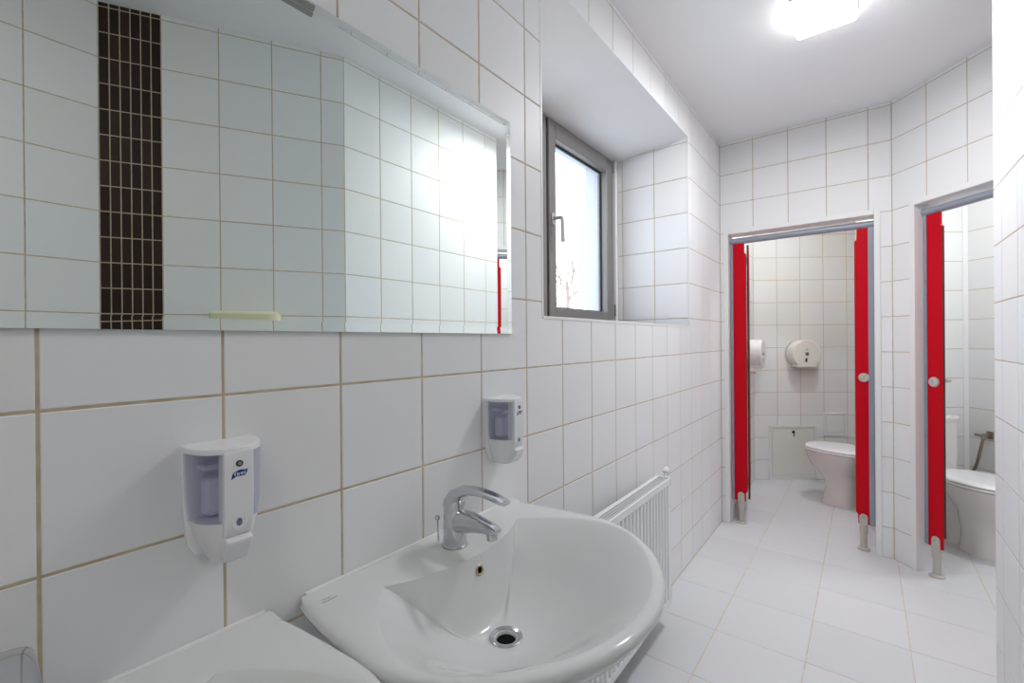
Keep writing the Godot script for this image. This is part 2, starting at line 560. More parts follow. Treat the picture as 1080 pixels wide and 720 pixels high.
func build_window() -> void:
	var w := Node3D.new()
	w.name = "window_1"
	w.set_meta("kind", "structure")
	w.set_meta("label", "grey two-leaf window in a deep tiled recess")
	add_child(w)
	var T := PackedVector3Array()
	bars(T, 1.164, 2.614, 1.331, 2.362, 0.056, -0.498, -0.446)
	box(T, P(-0.498, 1.387, 1.815), P(-0.446, 2.306, 1.852), 0.003)
	part(w, "frame", T, M.frame)
	for leaf in [[1.205, 1.845], [1.866, 2.572]]:
		T = PackedVector3Array()
		var s0: float = leaf[0]
		var s1: float = leaf[1]
		box(T, P(-0.495, 1.352, s0), P(-0.43, 2.345, s0 + 0.064), 0.004)
		box(T, P(-0.495, 1.352, s1 - 0.075), P(-0.43, 2.345, s1), 0.004)
		box(T, P(-0.495, 1.352, s0 + 0.064), P(-0.43, 1.42, s1 - 0.075), 0.004)
		box(T, P(-0.495, 2.265, s0 + 0.064), P(-0.43, 2.345, s1 - 0.075), 0.004)
		var sash := part(w, "sash", T, M.frame)
		T = PackedVector3Array()
		var g := 0.008
		box(T, P(-0.478, 1.42, s0 + 0.064), P(-0.468, 2.265, s0 + 0.064 + g))
		box(T, P(-0.478, 1.42, s1 - 0.075 - g), P(-0.468, 2.265, s1 - 0.075))
		box(T, P(-0.478, 2.265 - g, s0 + 0.07), P(-0.468, 2.265, s1 - 0.08))
		box(T, P(-0.478, 1.42, s0 + 0.07), P(-0.468, 1.42 + g, s1 - 0.08))
		part(sash, "gasket", T, M.gasket)
		T = PackedVector3Array()
		box(T, P(-0.476, 1.42, s0 + 0.064), P(-0.472, 2.265, s1 - 0.075))
		part(sash, "pane", T, M.glass)
	# dark joint between the leaves, handle, hinge
	T = PackedVector3Array()
	box(T, P(-0.447, 1.352, 1.8525), P(-0.436, 2.345, 1.866))
	part(w, "joint_seal", T, M.gasket)
	T = PackedVector3Array()
	box(T, P(-0.43, 1.825, 1.881), P(-0.423, 1.885, 1.909), 0.003)
	tube(T, [P(-0.425, 1.855, 1.895), P(-0.385, 1.855, 1.895), P(-0.377, 1.852, 1.896), P(-0.375, 1.842, 1.897), P(-0.374, 1.79, 1.899), P(-0.374, 1.735, 1.902)], [0.009, 0.009, 0.0095, 0.0095, 0.009, 0.01], 12)
	part(w, "handle", T, M.handle)
	for y in [1.40, 2.28]:
		T = PackedVector3Array()
		tube(T, [P(-0.424, y, 2.588), P(-0.424, y + 0.07, 2.588)], 0.007, 10)
		part(w, "hinge", T, M.steel)

# ------------------------------------------------------------------ stall fronts
func cubicle(label: String, o: Vector2, dir: Vector2, a0: float, a1: float, lock_on: int, leaf: bool) -> void:
	var d := P(dir.x, 0, dir.y).normalized()
	var t := thing("cubicle_front", label, "cubicle front", P(o.x, 0, o.y), "red cubicle fronts")
	t.basis = Basis(d, Vector3.UP, d.cross(Vector3.UP))
	var z := -0.055
	var T := PackedVector3Array()
	tube(T, [Vector3(a0, 1.923, z), Vector3(a1, 1.923, z)], 0.0205, 20)
	part(t, "rail", T, M.alu)
	for k in 2:
		var u0: float = a0 + 0.016 if k == 0 else a1 - 0.091
		var u1: float = a0 + 0.098 if k == 0 else a1 - 0.026
		var nt := 0.010
		T = PackedVector3Array()
		var poly: PackedVector2Array
		if k == 0:
			poly = PackedVector2Array([Vector2(u0, 0.15), Vector2(u1 - nt, 0.15), Vector2(u1 - nt, 0.205), Vector2(u1, 0.215), Vector2(u1, 1.83), Vector2(u1 - nt, 1.84), Vector2(u1 - nt, 1.906), Vector2(u0, 1.906)])
		else:
			poly = PackedVector2Array([Vector2(u0 + nt, 0.15), Vector2(u1, 0.15), Vector2(u1, 1.906), Vector2(u0 + nt, 1.906), Vector2(u0 + nt, 1.84), Vector2(u0, 1.83), Vector2(u0, 0.215), Vector2(u0 + nt, 0.205)])
		prism(T, poly, z - 0.0065, z + 0.0065, 0.0006)
		var pnl := part(t, "panel", T, M.red, 20.0)
		T = PackedVector3Array()
		if k == 0: box(T, Vector3(u1, 0.216, z - 0.0062), Vector3(u1 + 0.0012, 1.829, z + 0.0058))
		else: box(T, Vector3(u0 - 0.0012, 0.216, z - 0.0062), Vector3(u0, 1.829, z + 0.0058))
		part(pnl, "edge", T, M.core)
		T = PackedVector3Array()
		if k == 0: box(T, Vector3(a0 + 0.0005, 0.15, z - 0.017), Vector3(u0 + 0.002, 1.905, z + 0.011), 0.002)
		else: box(T, Vector3(u1 - 0.002, 0.15, z - 0.017), Vector3(a1 - 0.0005, 1.905, z + 0.011), 0.002)
		part(t, "edge_profile", T, M.alu)
		# foot
		T = PackedVector3Array()
		var uc := (u0 + u1) / 2 + 0.003
		var x := Transform3D(Basis.IDENTITY, Vector3(uc, 0, z + 0.004))
		lathe(T, [[0.033, 0.0005], [0.033, 0.006], [0.029, 0.011], [0.017, 0.014]], 24, x)
		lathe(T, [[0.0165, 0.012], [0.0165, 0.1], [0.0158, 0.102], [0.0158, 0.104]], 20, x)
		lathe(T, [[0.0198, 0.098], [0.0205, 0.102], [0.0205, 0.152], [0.018, 0.156]], 20, x)
		var cap := PackedVector2Array()
		for i in 17:
			var a := PI * i / 16.0
			cap.append(Vector2(uc + 0.0205 * cos(a), 0.19 + 0.0205 * sin(a)))
		cap.append(Vector2(uc - 0.0205, 0.145)); cap.append(Vector2(uc + 0.0205, 0.145))
		prism(T, cap, z + 0.0066, z + 0.017, 0.003)
		prism(T, cap, z - 0.017, z - 0.0066, 0.0)
		var ft := part(t, "foot", T, M.foot)
		T = PackedVector3Array()
		lathe(T, [[0.005, 0.0], [0.005, 0.002], [0.003, 0.003]], 12, Transform3D(Basis(Vector3.RIGHT, PI / 2), Vector3(uc, 0.19, z + 0.0165)))
		part(ft, "screw", T, M.steel)
		if k == lock_on:
			var ul := (u0 + u1) / 2 + (0.008 if k == 1 else -0.002)
			T = PackedVector3Array()
			var xl := Transform3D(Basis(Vector3.RIGHT, PI / 2), Vector3(ul, 1.02, z + 0.0065))
			lathe(T, [[0.0265, 0.0], [0.0265, 0.005], [0.0245, 0.009], [0.013, 0.011], [0.012, 0.0105]], 28, xl)
			var lk := part(t, "lock", T, M.foot)
			T = PackedVector3Array()
			box(T, Vector3(ul - 0.002, 1.012, z + 0.0165), Vector3(ul + 0.002, 1.028, z + 0.019), 0.001)
			part(lk, "slot", T, M.steel)
			T = PackedVector3Array()
			if k == 0: box(T, Vector3(u1 - 0.02, 1.022, z - 0.035), Vector3(u1 + 0.009, 1.04, z - 0.0075), 0.004)
			else: box(T, Vector3(u0 + 0.004, 1.005, z - 0.04), Vector3(u0 + 0.03, 1.035, z - 0.0075), 0.004)
			part(t, "lock_body", T, M.foot)
	if leaf:                                                           # the door leaf, swung into the stall
		var h := Vector3(a0 + 0.108, 0, z - 0.004)
		var dirn := Vector3(-0.172, 0, -0.985).normalized()
		var sd := dirn.cross(Vector3.UP).normalized()                 # the side that faces the opening
		if sd.x < 0: sd = -sd
		var xb := Transform3D(Basis(dirn, Vector3.UP, dirn.cross(Vector3.UP)), h)
		T = PackedVector3Array()
		box(T, Vector3(0.001, 0.165, -0.0062), Vector3(0.585, 1.89, 0.0062), 0.0008, xb)
		var lf := part(t, "door", T, M.red)
		T = PackedVector3Array()
		box(T, Vector3(-0.0005, 0.166, -0.0058), Vector3(0.001, 1.889, 0.0058), 0.0, xb)
		part(lf, "edge", T, M.core)
		T = PackedVector3Array()
		var k0 := h + dirn * 0.50 + Vector3(0, 1.0, 0) + sd * 0.006
		tube(T, [k0, k0 + sd * 0.006, k0 + sd * 0.02, k0 + sd * 0.042], [0.016, 0.011, 0.011, 0.015], 16)
		part(lf, "knob", T, M.foot)
		for y in [0.26, 1.05, 1.76]:
			T = PackedVector3Array()
			box(T, Vector3(a0 + 0.094, y, z - 0.014), Vector3(a0 + 0.112, y + 0.05, z - 0.007), 0.002)
			part(lf, "hinge", T, M.foot)

func build_stalls() -> void:
	cubicle("red cubicle front with its door swung inward, in the straight doorway", Vector2(0, 3.351), Vector2(1, 0), 0.052, 0.828, 1, true)
	cubicle("red cubicle front in the angled doorway, partly hidden by the right wall", B0, BD, 0.134, 0.909, 0, false)
	# fittings on the stall walls
	var n := Vector3(BDIR.y, 0, BDIR.x)                                # out of the back wall towards the door
	var ub := P(BDIR.x, 0, BDIR.y)
	var bw := Basis(ub, Vector3.UP, ub.cross(Vector3.UP))
	var d1 := roll_dispenser("ivory round toilet roll dispenser on the back wall of the stall", M.ivory_plastic)
	d1.transform = Transform3D(bw, P(0, 1.122, 4.52) + ub * 0.39)
	var d2 := roll_dispenser("white round toilet roll dispenser on the left wall of the stall, half hidden", M.white_plastic)
	d2.transform = Transform3D(Basis(Vector3(0, 0, -1), Vector3.UP, Vector3(1, 0, 0)), P(0, 1.13, 4.225))
	var h := thing("access_hatch", "white square access hatch with a black lock low on the stall's back wall", "hatch")
	h.transform = Transform3D(bw, P(0, 0, 4.52) + ub * 0.123)
	var T := PackedVector3Array()
	var w := 0.418
	for q in rect_minus(Rect2(0, 0.015, w, 0.47), [Rect2(0.024, 0.04, w - 0.048, 0.42)]):
		box(T, Vector3(q.position.x, q.position.y, 0), Vector3(q.end.x, q.end.y, 0.008), 0.0015)
	part(h, "frame", T, M.ivory_plastic)
	T = PackedVector3Array()
	box(T, Vector3(0.027, 0.043, 0), Vector3(w - 0.027, 0.457, 0.006), 0.0015)
	var dr := part(h, "door", T, M.ivory_plastic)
	T = PackedVector3Array()
	lathe(T, [[0.012, 0.0], [0.012, 0.003], [0.009, 0.005]], 16, Transform3D(Basis(Vector3.RIGHT, PI / 2), Vector3(0.212, 0.425, 0.006)))
	box(T, Vector3(0.213, 0.385, 0.0065), Vector3(0.221, 0.412, 0.0095), 0.002)
	part(dr, "lock", T, M.black)
	T = PackedVector3Array()
	box(T, Vector3(0.01, 0.0, 0), Vector3(w - 0.01, 0.015, 0.006), 0.001)
	part(h, "base_strip", T, M.silicone)
	var f := thing("cover_plate", "small white square plastic plate on the stall wall above the seat", "cover plate")
	f.transform = Transform3D(bw, P(0, 0, 4.52) + ub * 0.594)
	T = PackedVector3Array()
	for q in rect_minus(Rect2(0, 0.394, 0.193, 0.201), [Rect2(0.016, 0.41, 0.161, 0.169)]):
		box(T, Vector3(q.position.x, q.position.y, 0), Vector3(q.end.x, q.end.y, 0.011), 0.002)
	part(f, "frame", T, M.white_plastic)
	T = PackedVector3Array()
	box(T, Vector3(0.018, 0.412, 0), Vector3(0.175, 0.577, 0.009), 0.002)
	part(f, "cover", T, M.white_plastic)
	# water valve and hose in the angled stall
	var bk := P(BD.x, 0, BD.y).normalized()
	var v := thing("water_valve", "brass angle valve with a curved hose on the second stall's back wall", "valve")
	v.transform = Transform3D(Basis(bk, Vector3.UP, bk.cross(Vector3.UP)), P(PC.x, 0, PC.y))
	T = PackedVector3Array()
	box(T, Vector3(0.125, 0.585, 0), Vector3(0.165, 0.635, 0.007), 0.002)
	part(v, "wall_plate", T, M.hose)
	T = PackedVector3Array()
	tube(T, [Vector3(0.14, 0.61, 0), Vector3(0.14, 0.61, 0.05)], 0.012, 14)
	tube(T, [Vector3(0.14, 0.61, 0.045), Vector3(0.14, 0.585, 0.047)], 0.013, 14)
	part(v, "valve_body", T, M.steel)
	T = PackedVector3Array()
	tube(T, [Vector3(0.14, 0.61, 0.05), Vector3(0.14, 0.61, 0.062)], 0.008, 10)
	box(T, Vector3(0.105, 0.6, 0.06), Vector3(0.162, 0.62, 0.074), 0.004)
	part(v, "handle", T, M.steel)
	T = PackedVector3Array()
	var path := []
	for i in 15:
		var q := i / 14.0
		path.append(Vector3(0.14 + 0.006 * sin(q * PI) - 0.075 * q * q * q, 0.59 - 0.25 * q, 0.047 + 0.03 * sin(q * PI)))
	tube(T, path, 0.0085, 12)
	part(v, "hose", T, M.hose)

func roll_dispenser(label: String, m: Material) -> Node3D:             # local: x along the wall, y up, z out of the wall
	var t := thing("toilet_roll_dispenser", label, "paper dispenser", Vector3.ZERO, "round toilet roll dispensers")
	var shape := func(r: float, base: float) -> PackedVector2Array:
		var pl := PackedVector2Array()
		for i in 41:
			var a := deg_to_rad(-52.0 + 284.0 * i / 40.0)
			pl.append(Vector2(r * cos(a), r * sin(a)))
		pl.append(Vector2(-base, -r * 0.93)); pl.append(Vector2(-base + 0.008, -r * 1.0)); pl.append(Vector2(base - 0.008, -r * 1.0)); pl.append(Vector2(base, -r * 0.93))
		return pl
	var T := PackedVector3Array()
	prism(T, shape.call(0.122, 0.083), 0.0, 0.022, 0.002)
	part(t, "back_plate", T, M.foot)
	T = PackedVector3Array()
	prism(T, shape.call(0.118, 0.079), 0.02, 0.122, 0.005)
	part(t, "cover", T, m, 40.0)
	T = PackedVector3Array()
	lathe(T, [[0.016, 0.0], [0.016, 0.004], [0.012, 0.006]], 20, Transform3D(Basis(Vector3.RIGHT, PI / 2), Vector3(0.0, 0.0, 0.1215)))
	part(t, "lock", T, M.steel)
	T = PackedVector3Array()
	box(T, Vector3(-0.008, -0.072, 0.1215), Vector3(0.008, -0.038, 0.1232), 0.0, Transform3D(Basis(Vector3.BACK, -0.12), Vector3.ZERO))
	part(t, "level_window", T, M.core)
	T = PackedVector3Array()
	prism(T, PackedVector2Array([Vector2(-0.014, 0.03), Vector2(0.014, 0.03), Vector2(0.006, 0.044), Vector2(-0.004, 0.046)]), 0.1215, 0.1224)
	part(t, "emblem", T, mat(Color8(170, 200, 150), 0.5))
	return t

# ------------------------------------------------------------------ basins and taps
func spline(pts: Array, n: int) -> Array:                              # Catmull-Rom through the points
	var out := []
	for i in n:
		var q := float(i) / (n - 1) * (pts.size() - 1)
		var k := mini(int(q), pts.size() - 2)
		var t := q - k
		var p0: Vector2 = pts[maxi(k - 1, 0)]
		var p1: Vector2 = pts[k]
		var p2: Vector2 = pts[k + 1]
		var p3: Vector2 = pts[mini(k + 2, pts.size() - 1)]
		out.append(p1.cubic_interpolate(p2, p0, p3, t))
	return out

func mirrored(h: Array) -> Array:                                      # half outline from b = 0 to the far side -> whole, from -b to +b
	var out := []
	for i in range(h.size() - 1, 0, -1): out.append(Vector2(h[i].x, -h[i].y))
	for p in h: out.append(p)
	return out

func make_basin(label: String) -> Node3D:
	# local: x out of the wall, y up (0 = rim), z = -s
	var t := thing("washbasin", label, "washbasin", Vector3.ZERO, "white washbasins")
	var deck := mirrored([Vector2(0.142, 0), Vector2(0.139, 0.05), Vector2(0.128, 0.105), Vector2(0.110, 0.158), Vector2(0.090, 0.200)])
	var front := [Vector2(0.090, 0.200), Vector2(0.122, 0.234), Vector2(0.17, 0.268), Vector2(0.23, 0.296), Vector2(0.285, 0.303), Vector2(0.338, 0.286), Vector2(0.387, 0.248), Vector2(0.428, 0.198), Vector2(0.461, 0.140), Vector2(0.484, 0.073), Vector2(0.492, 0)]
	var whole := front.duplicate()
	for i in range(front.size() - 2, -1, -1): whole.append(Vector2(front[i].x, -front[i].y))
	var B := spline(deck, 44)
	B.pop_back()
	var F := spline(whole, 140)
	F.pop_back()
	B.append_array(F)
	var side := [Vector2(0.0, 0.312), Vector2(0.05, 0.321), Vector2(0.11, 0.327), Vector2(0.175, 0.331), Vector2(0.24, 0.333), Vector2(0.29, 0.326), Vector2(0.340, 0.307), Vector2(0.397, 0.266), Vector2(0.446, 0.213), Vector2(0.483, 0.150), Vector2(0.508, 0.078), Vector2(0.516, 0)]
	var w2 := side.duplicate()
	for i in range(side.size() - 2, -1, -1): w2.append(Vector2(side[i].x, -side[i].y))
	var O := spline(w2, 160)
	var cen := Vector2(0.27, 0)
	var n := B.size()
	var out := []
	for p in B:                                                        # where the ray through each bowl point meets the outline
		var dir: Vector2 = (p - cen).normalized()
		var best := 0.0
		for i in O.size():
			var hit = Geometry2D.segment_intersects_segment(cen, cen + dir * 1.0, O[i], O[(i + 1) % O.size()])
			if hit != null: best = maxf(best, cen.distance_to(hit))
		out.append(cen + dir * best)
	var C0 := Vector2(0.215, 0)
	var rd := 0.0215
	var depth := 0.146
	var rings := []
	for lv in [[0.018, -0.2], [0.019, -depth - 0.006], [rd, -depth]]:
		var R := PackedVector3Array()
		for p in B:
			var dir: Vector2 = (p - cen).normalized()
			R.append(Vector3(C0.x + dir.x * lv[0], lv[1], -(C0.y + dir.y * lv[0])))
		rings.append(R)
	for tt in [0.08, 0.16, 0.25, 0.34, 0.43, 0.52, 0.61, 0.70, 0.78, 0.85, 0.91, 0.95, 0.975, 0.99, 1.0]:
		var R := PackedVector3Array()
		for p in B:
			var dir: Vector2 = (p - cen).normalized()
			var k := smoothstep(0.205, 0.09, absf(p.y)) if p.x < 0.1421 and absf(p.y) < 0.2 else 0.0
			var pw := lerpf(2.3, 5.5, k)
			var q: Vector2 = (C0 + dir * rd).lerp(p, tt)
			var soft := pow(sin(PI / 2 * pow(tt, 1.25)), 2.0)
			var y := -depth * (1.0 - lerpf(pow(tt, pw), soft, 0.6 * (1.0 - k)))
			if tt > 0.9: y -= 0.0022 * k * sin((tt - 0.9) * 10.0 * PI)
			R.append(Vector3(q.x, y, -q.y))
		rings.append(R)
	for lv in [[0.12, 0.0012], [0.4, 0.0018], [0.72, 0.0012], [0.9, -0.002], [0.975, -0.007]]:
		var R := PackedVector3Array()
		for i in n:
			var q: Vector2 = B[i].lerp(out[i], lv[0])
			var back := 1.0 - smoothstep(0.0, 0.03, out[i].x)
			R.append(Vector3(q.x, lerpf(lv[1], 0.0015, back), -q.y))
		rings.append(R)
	for lv in [[1.0, -0.013], [0.985, -0.024], [0.945, -0.042], [0.86, -0.072], [0.72, -0.112], [0.54, -0.16], [0.32, -0.205]]:
		var R := PackedVector3Array()
		for q in out:
			var a: float = q.x if q.x < 0.13 else 0.13 + (q.x - 0.13) * lv[0]
			R.append(Vector3(a, lv[1], -q.y * lv[0]))
		rings.append(R)
	var T := PackedVector3Array()
	loft(T, rings)
	part(t, "bowl", T, M.ceramic, 38.0)
	T = PackedVector3Array()
	var x := Transform3D(Basis.IDENTITY, Vector3(C0.x, -depth, 0))
	lathe(T, [[0.0335, 0.0], [0.0335, 0.002], [0.0315, 0.0035], [0.0245, 0.0022], [0.0225, -0.004], [0.0222, -0.03], [0.0236, -0.03], [0.0236, -0.003], [0.0335, 0.0]], 32, x, false)
	var dr := part(t, "drain", T, M.chrome)
	T = PackedVector3Array()
	lathe(T, [[0.0218, -0.02], [0.0218, -0.006], [0.006, -0.0055]], 24, x)
	part(dr, "plug", T, M.black)
	T = PackedVector3Array()
	var xo := Transform3D(Basis(Vector3.BACK, -PI / 2 + 0.22), Vector3(0.1445, -0.0325, 0))
	lathe(T, [[0.006, 0.0], [0.0115, -0.002], [0.0115, 0.0015], [0.0095, 0.003], [0.0068, 0.002], [0.006, 0.0]], 24, xo, false)
	var ov := part(t, "overflow_ring", T, M.brass)
	T = PackedVector3Array()
	lathe(T, [[0.0068, -0.004], [0.0068, 0.0008]], 20, xo)
	part(ov, "overflow_hole", T, M.black)
	T = PackedVector3Array()
	tube(T, [Vector3(0.0015, 0.0018, 0.30), Vector3(0.0015, 0.0018, 0.1), Vector3(0.0015, 0.0018, -0.1), Vector3(0.0015, 0.0018, -0.30)], 0.004, 8)
	part(t, "silicone_bead", T, M.silicone)
	T = PackedVector3Array()                                           # the two short lines of maker's print
	var zz := 0.292
	for k in 5: box(T, Vector3(0.042, 0.0016, zz - 0.0035 * k), Vector3(0.0425 + 0.0011 * (k % 2 + 1), 0.0019, zz - 0.0035 * k - 0.0022))
	for k in 9: box(T, Vector3(0.050, 0.0016, zz + 0.004 - 0.0032 * k), Vector3(0.0506 + 0.0011 * (k % 2 + 1), 0.0019, zz + 0.004 - 0.0032 * k - 0.0021))
	part(t, "maker_print", T, M.print)
	return t

func make_tap(label: String) -> Node3D:                               # local: x out of the wall, y up, z = -s
	var t := thing("mixer_tap", label, "tap", Vector3.ZERO, "chrome mixer taps")
	var T := PackedVector3Array()
	lathe(T, [[0.0275, 0.0], [0.0275, 0.003], [0.0258, 0.0045], [0.0252, 0.02], [0.0246, 0.05], [0.0243, 0.078], [0.0235, 0.088]], 32)
	part(t, "body", T, M.chrome)
	T = PackedVector3Array()
	var sp := []
	for q in [[0.0, 0.054, 0.026, 0.0215], [0.02, 0.056, 0.0255, 0.0215], [0.045, 0.059, 0.022, 0.0205], [0.07, 0.0605, 0.0165, 0.0185], [0.095, 0.0605, 0.0115, 0.0165], [0.115, 0.0595, 0.0078, 0.0148], [0.122, 0.059, 0.0045, 0.0125]]:
		sp.append(ring(Vector3(q[0], q[1], 0), Vector3(0.22 * q[2], q[2], 0), Vector3(0, 0, q[3]), 24, 2.6))
	loft(T, sp)
	var spout := part(t, "spout", T, M.chrome)
	T = PackedVector3Array()
	lathe(T, [[0.0095, -0.018], [0.0112, -0.017], [0.0112, -0.004], [0.0105, 0.0]], 20, Transform3D(Basis(Vector3.BACK, 0.12), Vector3(0.106, 0.056, 0)))
	part(spout, "aerator", T, M.chrome)
	T = PackedVector3Array()
	var lv := []
	for q in [[-0.001, 0.087, 0.024, 0.0240, 0.0], [0.001, 0.098, 0.0225, 0.0238, 0.12], [0.010, 0.112, 0.018, 0.0228, 0.55], [0.028, 0.1225, 0.0125, 0.0215, 1.05], [0.05, 0.1285, 0.0085, 0.0205, 1.38], [0.075, 0.1305, 0.006, 0.0195, 1.52], [0.1, 0.1295, 0.0048, 0.0185, 1.66], [0.125, 0.1255, 0.0042, 0.0172, 1.78], [0.142, 0.1215, 0.004, 0.0155, 1.83], [0.147, 0.1202, 0.0028, 0.012, 1.83]]:
		var u := Vector3(cos(q[4]), sin(q[4]) * 0.0, 0)
		u = Vector3(cos(q[4]), -sin(q[4]), 0) * q[2]
		lv.append(ring(Vector3(q[0], q[1], 0), u, Vector3(0, 0, q[3]), 24, 2.4))
	loft(T, lv)
	part(t, "lever", T, M.chrome)
	T = PackedVector3Array()
	tube(T, [Vector3(-0.040, 0.0, 0.012), Vector3(-0.041, 0.025, 0.012), Vector3(-0.042, 0.05, 0.012)], 0.0022, 10)
	lathe(T, [[0.001, 0.047], [0.005, 0.049], [0.0066, 0.0535], [0.005, 0.058], [0.001, 0.06]], 16, Transform3D(Basis.IDENTITY, Vector3(-0.042, 0, 0.012)))
	part(t, "pop_up_rod", T, M.chrome)
	T = PackedVector3Array()
	lathe(T, [[0.0288, 0.0], [0.0288, 0.0012], [0.0278, 0.0016]], 32)
	part(t, "seal", T, M.brass)
	return t

func build_basins() -> void:
	var rim := EYE - 0.4475
	var b := make_basin("white washbasin in full view in front of the second soap dispenser")
	b.position = P(0.0, rim, 0.7055)
	copy(b, P(0.0, rim + 0.002, 0.036), "white washbasin cut off by the bottom edge, under the nearer soap dispenser")
	var t := make_tap("chrome single-lever tap on the basin in full view")
	t.position = P(0.073, rim + 0.0012, 0.7055)
	copy(t, P(0.073, rim + 0.0032, 0.044), "chrome tap lever just showing in the lower left corner")

# ------------------------------------------------------------------ things on the walls
func dsec(y: float, hw: float, d: float, x0 := 0.0, power := 2.4, n := 28) -> PackedVector3Array:
	var R := PackedVector3Array()
	for i in n + 1:
		var a := -PI / 2 + PI * i / n
		var ca := maxf(cos(a), 0.0)
		R.append(Vector3(x0 + (d - x0) * pow(ca, 2.0 / power), y, -signf(sin(a)) * pow(absf(sin(a)), 2.0 / power) * hw))
	return R

func make_dispenser(label: String) -> Node3D:                          # local: x out of the wall, y up (0 = lowest), z = -s
	var t := thing("soap_dispenser", label, "soap dispenser", Vector3.ZERO, "soap dispensers above the basins")
	var T := PackedVector3Array()
	loft(T, [dsec(0.012, 0.0338, 0.012, 0.0, 6.0), dsec(0.03, 0.0432, 0.014, 0.0, 6.0), dsec(0.09, 0.0484, 0.014, 0.0, 6.0), dsec(0.178, 0.0493, 0.014, 0.0, 6.0), dsec(0.181, 0.0479, 0.012, 0.0, 6.0)])
	part(t, "back_plate", T, M.white_plastic)
	T = PackedVector3Array()
	loft(T, [dsec(0.0, 0.017, 0.052, 0.010), dsec(0.003, 0.0205, 0.058, 0.010), dsec(0.02, 0.0275, 0.070, 0.010), dsec(0.04, 0.0355, 0.078, 0.010), dsec(0.06, 0.0412, 0.0828, 0.010), dsec(0.072, 0.0442, 0.0842, 0.010)])
	part(t, "lower_shell", T, M.white_plastic)
	T = PackedVector3Array()
	loft(T, [dsec(0.0725, 0.0442, 0.0842, 0.0145), dsec(0.10, 0.0474, 0.0862, 0.0145), dsec(0.14, 0.0487, 0.0868, 0.0145), dsec(0.177, 0.0491, 0.0868, 0.0145)])
	loft(T, [dsec(0.0745, 0.0424, 0.0824, 0.017), dsec(0.10, 0.0457, 0.0844, 0.017), dsec(0.14, 0.047, 0.085, 0.017), dsec(0.1755, 0.0474, 0.085, 0.017)])
	part(t, "tank", T, M.tank)
	T = PackedVector3Array()
	box(T, Vector3(0.018, 0.077, -0.030), Vector3(0.045, 0.135, 0.030), 0.006)
	box(T, Vector3(0.018, 0.150, -0.034), Vector3(0.05, 0.158, 0.034), 0.002)
	part(t, "pump_housing", T, mat(Color8(196, 197, 214), 0.4))
	T = PackedVector3Array()
	loft(T, [dsec(0.1775, 0.0496, 0.0876, 0.0), dsec(0.183, 0.0496, 0.0876, 0.0), dsec(0.1855, 0.0488, 0.086, 0.0), dsec(0.1865, 0.047, 0.083, 0.0)])
	part(t, "lid", T, M.white_plastic)
	T = PackedVector3Array()
	var pr := []
	for q in [[0.050, 0.0175, 0.0818], [0.056, 0.0185, 0.0842], [0.066, 0.0190, 0.0868], [0.08, 0.0192, 0.0885], [0.12, 0.0192, 0.0898], [0.160, 0.0192, 0.0898], [0.179, 0.019, 0.0894], [0.181, 0.018, 0.088]]:
		var R := PackedVector3Array()
		for k in [[0.07, -1.0], [0.99, -1.0], [1.0, -0.94], [1.0, 0.94], [0.99, 1.0], [0.07, 1.0]]:
			R.append(Vector3(0.0655 if k[0] < 0.5 else q[2] * k[0] + 0.0, q[0], -k[1] * q[1]))
		pr.append(R)
	loft(T, pr)
	var pn := part(t, "front_panel", T, M.white_plastic)
	var face_x := Basis(Vector3.BACK, -PI / 2)                          # lathe axis turned out of the wall
	T = PackedVector3Array()
	lathe(T, [[0.0048, 0.0], [0.0048, 0.0012], [0.0034, 0.0016], [0.003, 0.001]], 20, Transform3D(face_x, Vector3(0.0897, 0.1615, 0)))
	part(pn, "lock", T, M.dark)
	T = PackedVector3Array()
	lathe(T, [[0.0027, 0.0], [0.0027, 0.0018]], 14, Transform3D(face_x, Vector3(0.0897, 0.1615, 0)))
	part(pn, "lock_core", T, M.steel)
	T = PackedVector3Array()                                           # oval level window in its dish
	var ov := []
	for q in [[0.0105, 0.0, 0.0868], [0.0105, 0.0, 0.0880], [0.0085, 0.0, 0.0886], [0.0062, 0.0, 0.0874], [0.006, 0.0, 0.0866]]:
		ov.append(ring(Vector3(q[2], 0.0715, 0), Vector3(0, q[0] * 1.25, 0), Vector3(0, 0, q[0]), 28))
	loft(T, ov)
	part(pn, "window_dish", T, M.white_plastic)
	T = PackedVector3Array()
	loft(T, [ring(Vector3(0.0868, 0.0715, 0), Vector3(0, 0.0062, 0), Vector3(0, 0, 0.0036), 20), ring(Vector3(0.0886, 0.0715, 0), Vector3(0, 0.0062, 0), Vector3(0, 0, 0.0036), 20)])
	part(pn, "level_window", T, mat(Color8(120, 122, 160), 0.2))
	T = PackedVector3Array()                                           # push button
	var bt := []
	for q in [[0.006, 0.0125, 0.066, 0.03], [0.010, 0.0145, 0.0745, 0.03], [0.022, 0.0162, 0.0845, 0.04], [0.040, 0.0172, 0.0925, 0.05], [0.045, 0.0172, 0.0925, 0.05], [0.049, 0.016, 0.086, 0.05]]:
		bt.append(PackedVector3Array([Vector3(q[3], q[0], q[1]), Vector3(q[2] - 0.003, q[0], q[1]), Vector3(q[2], q[0], q[1] - 0.003), Vector3(q[2], q[0], -q[1] + 0.003), Vector3(q[2] - 0.003, q[0], -q[1]), Vector3(q[3], q[0], -q[1])]))
	loft(T, bt)
	part(t, "push_button", T, M.white_plastic)
	# blue flag-shaped logo with white lettering
	T = PackedVector3Array()
	var fl := PackedVector2Array()
	for i in 9:
		var q := i / 8.0
		fl.append(Vector2(lerpf(-0.0085, 0.0112, q) , 0.1495 + 0.0036 * (q - 0.5) + 0.0012 * sin((q - 0.15) * TAU) * (0.4 + q) + 0.0012))
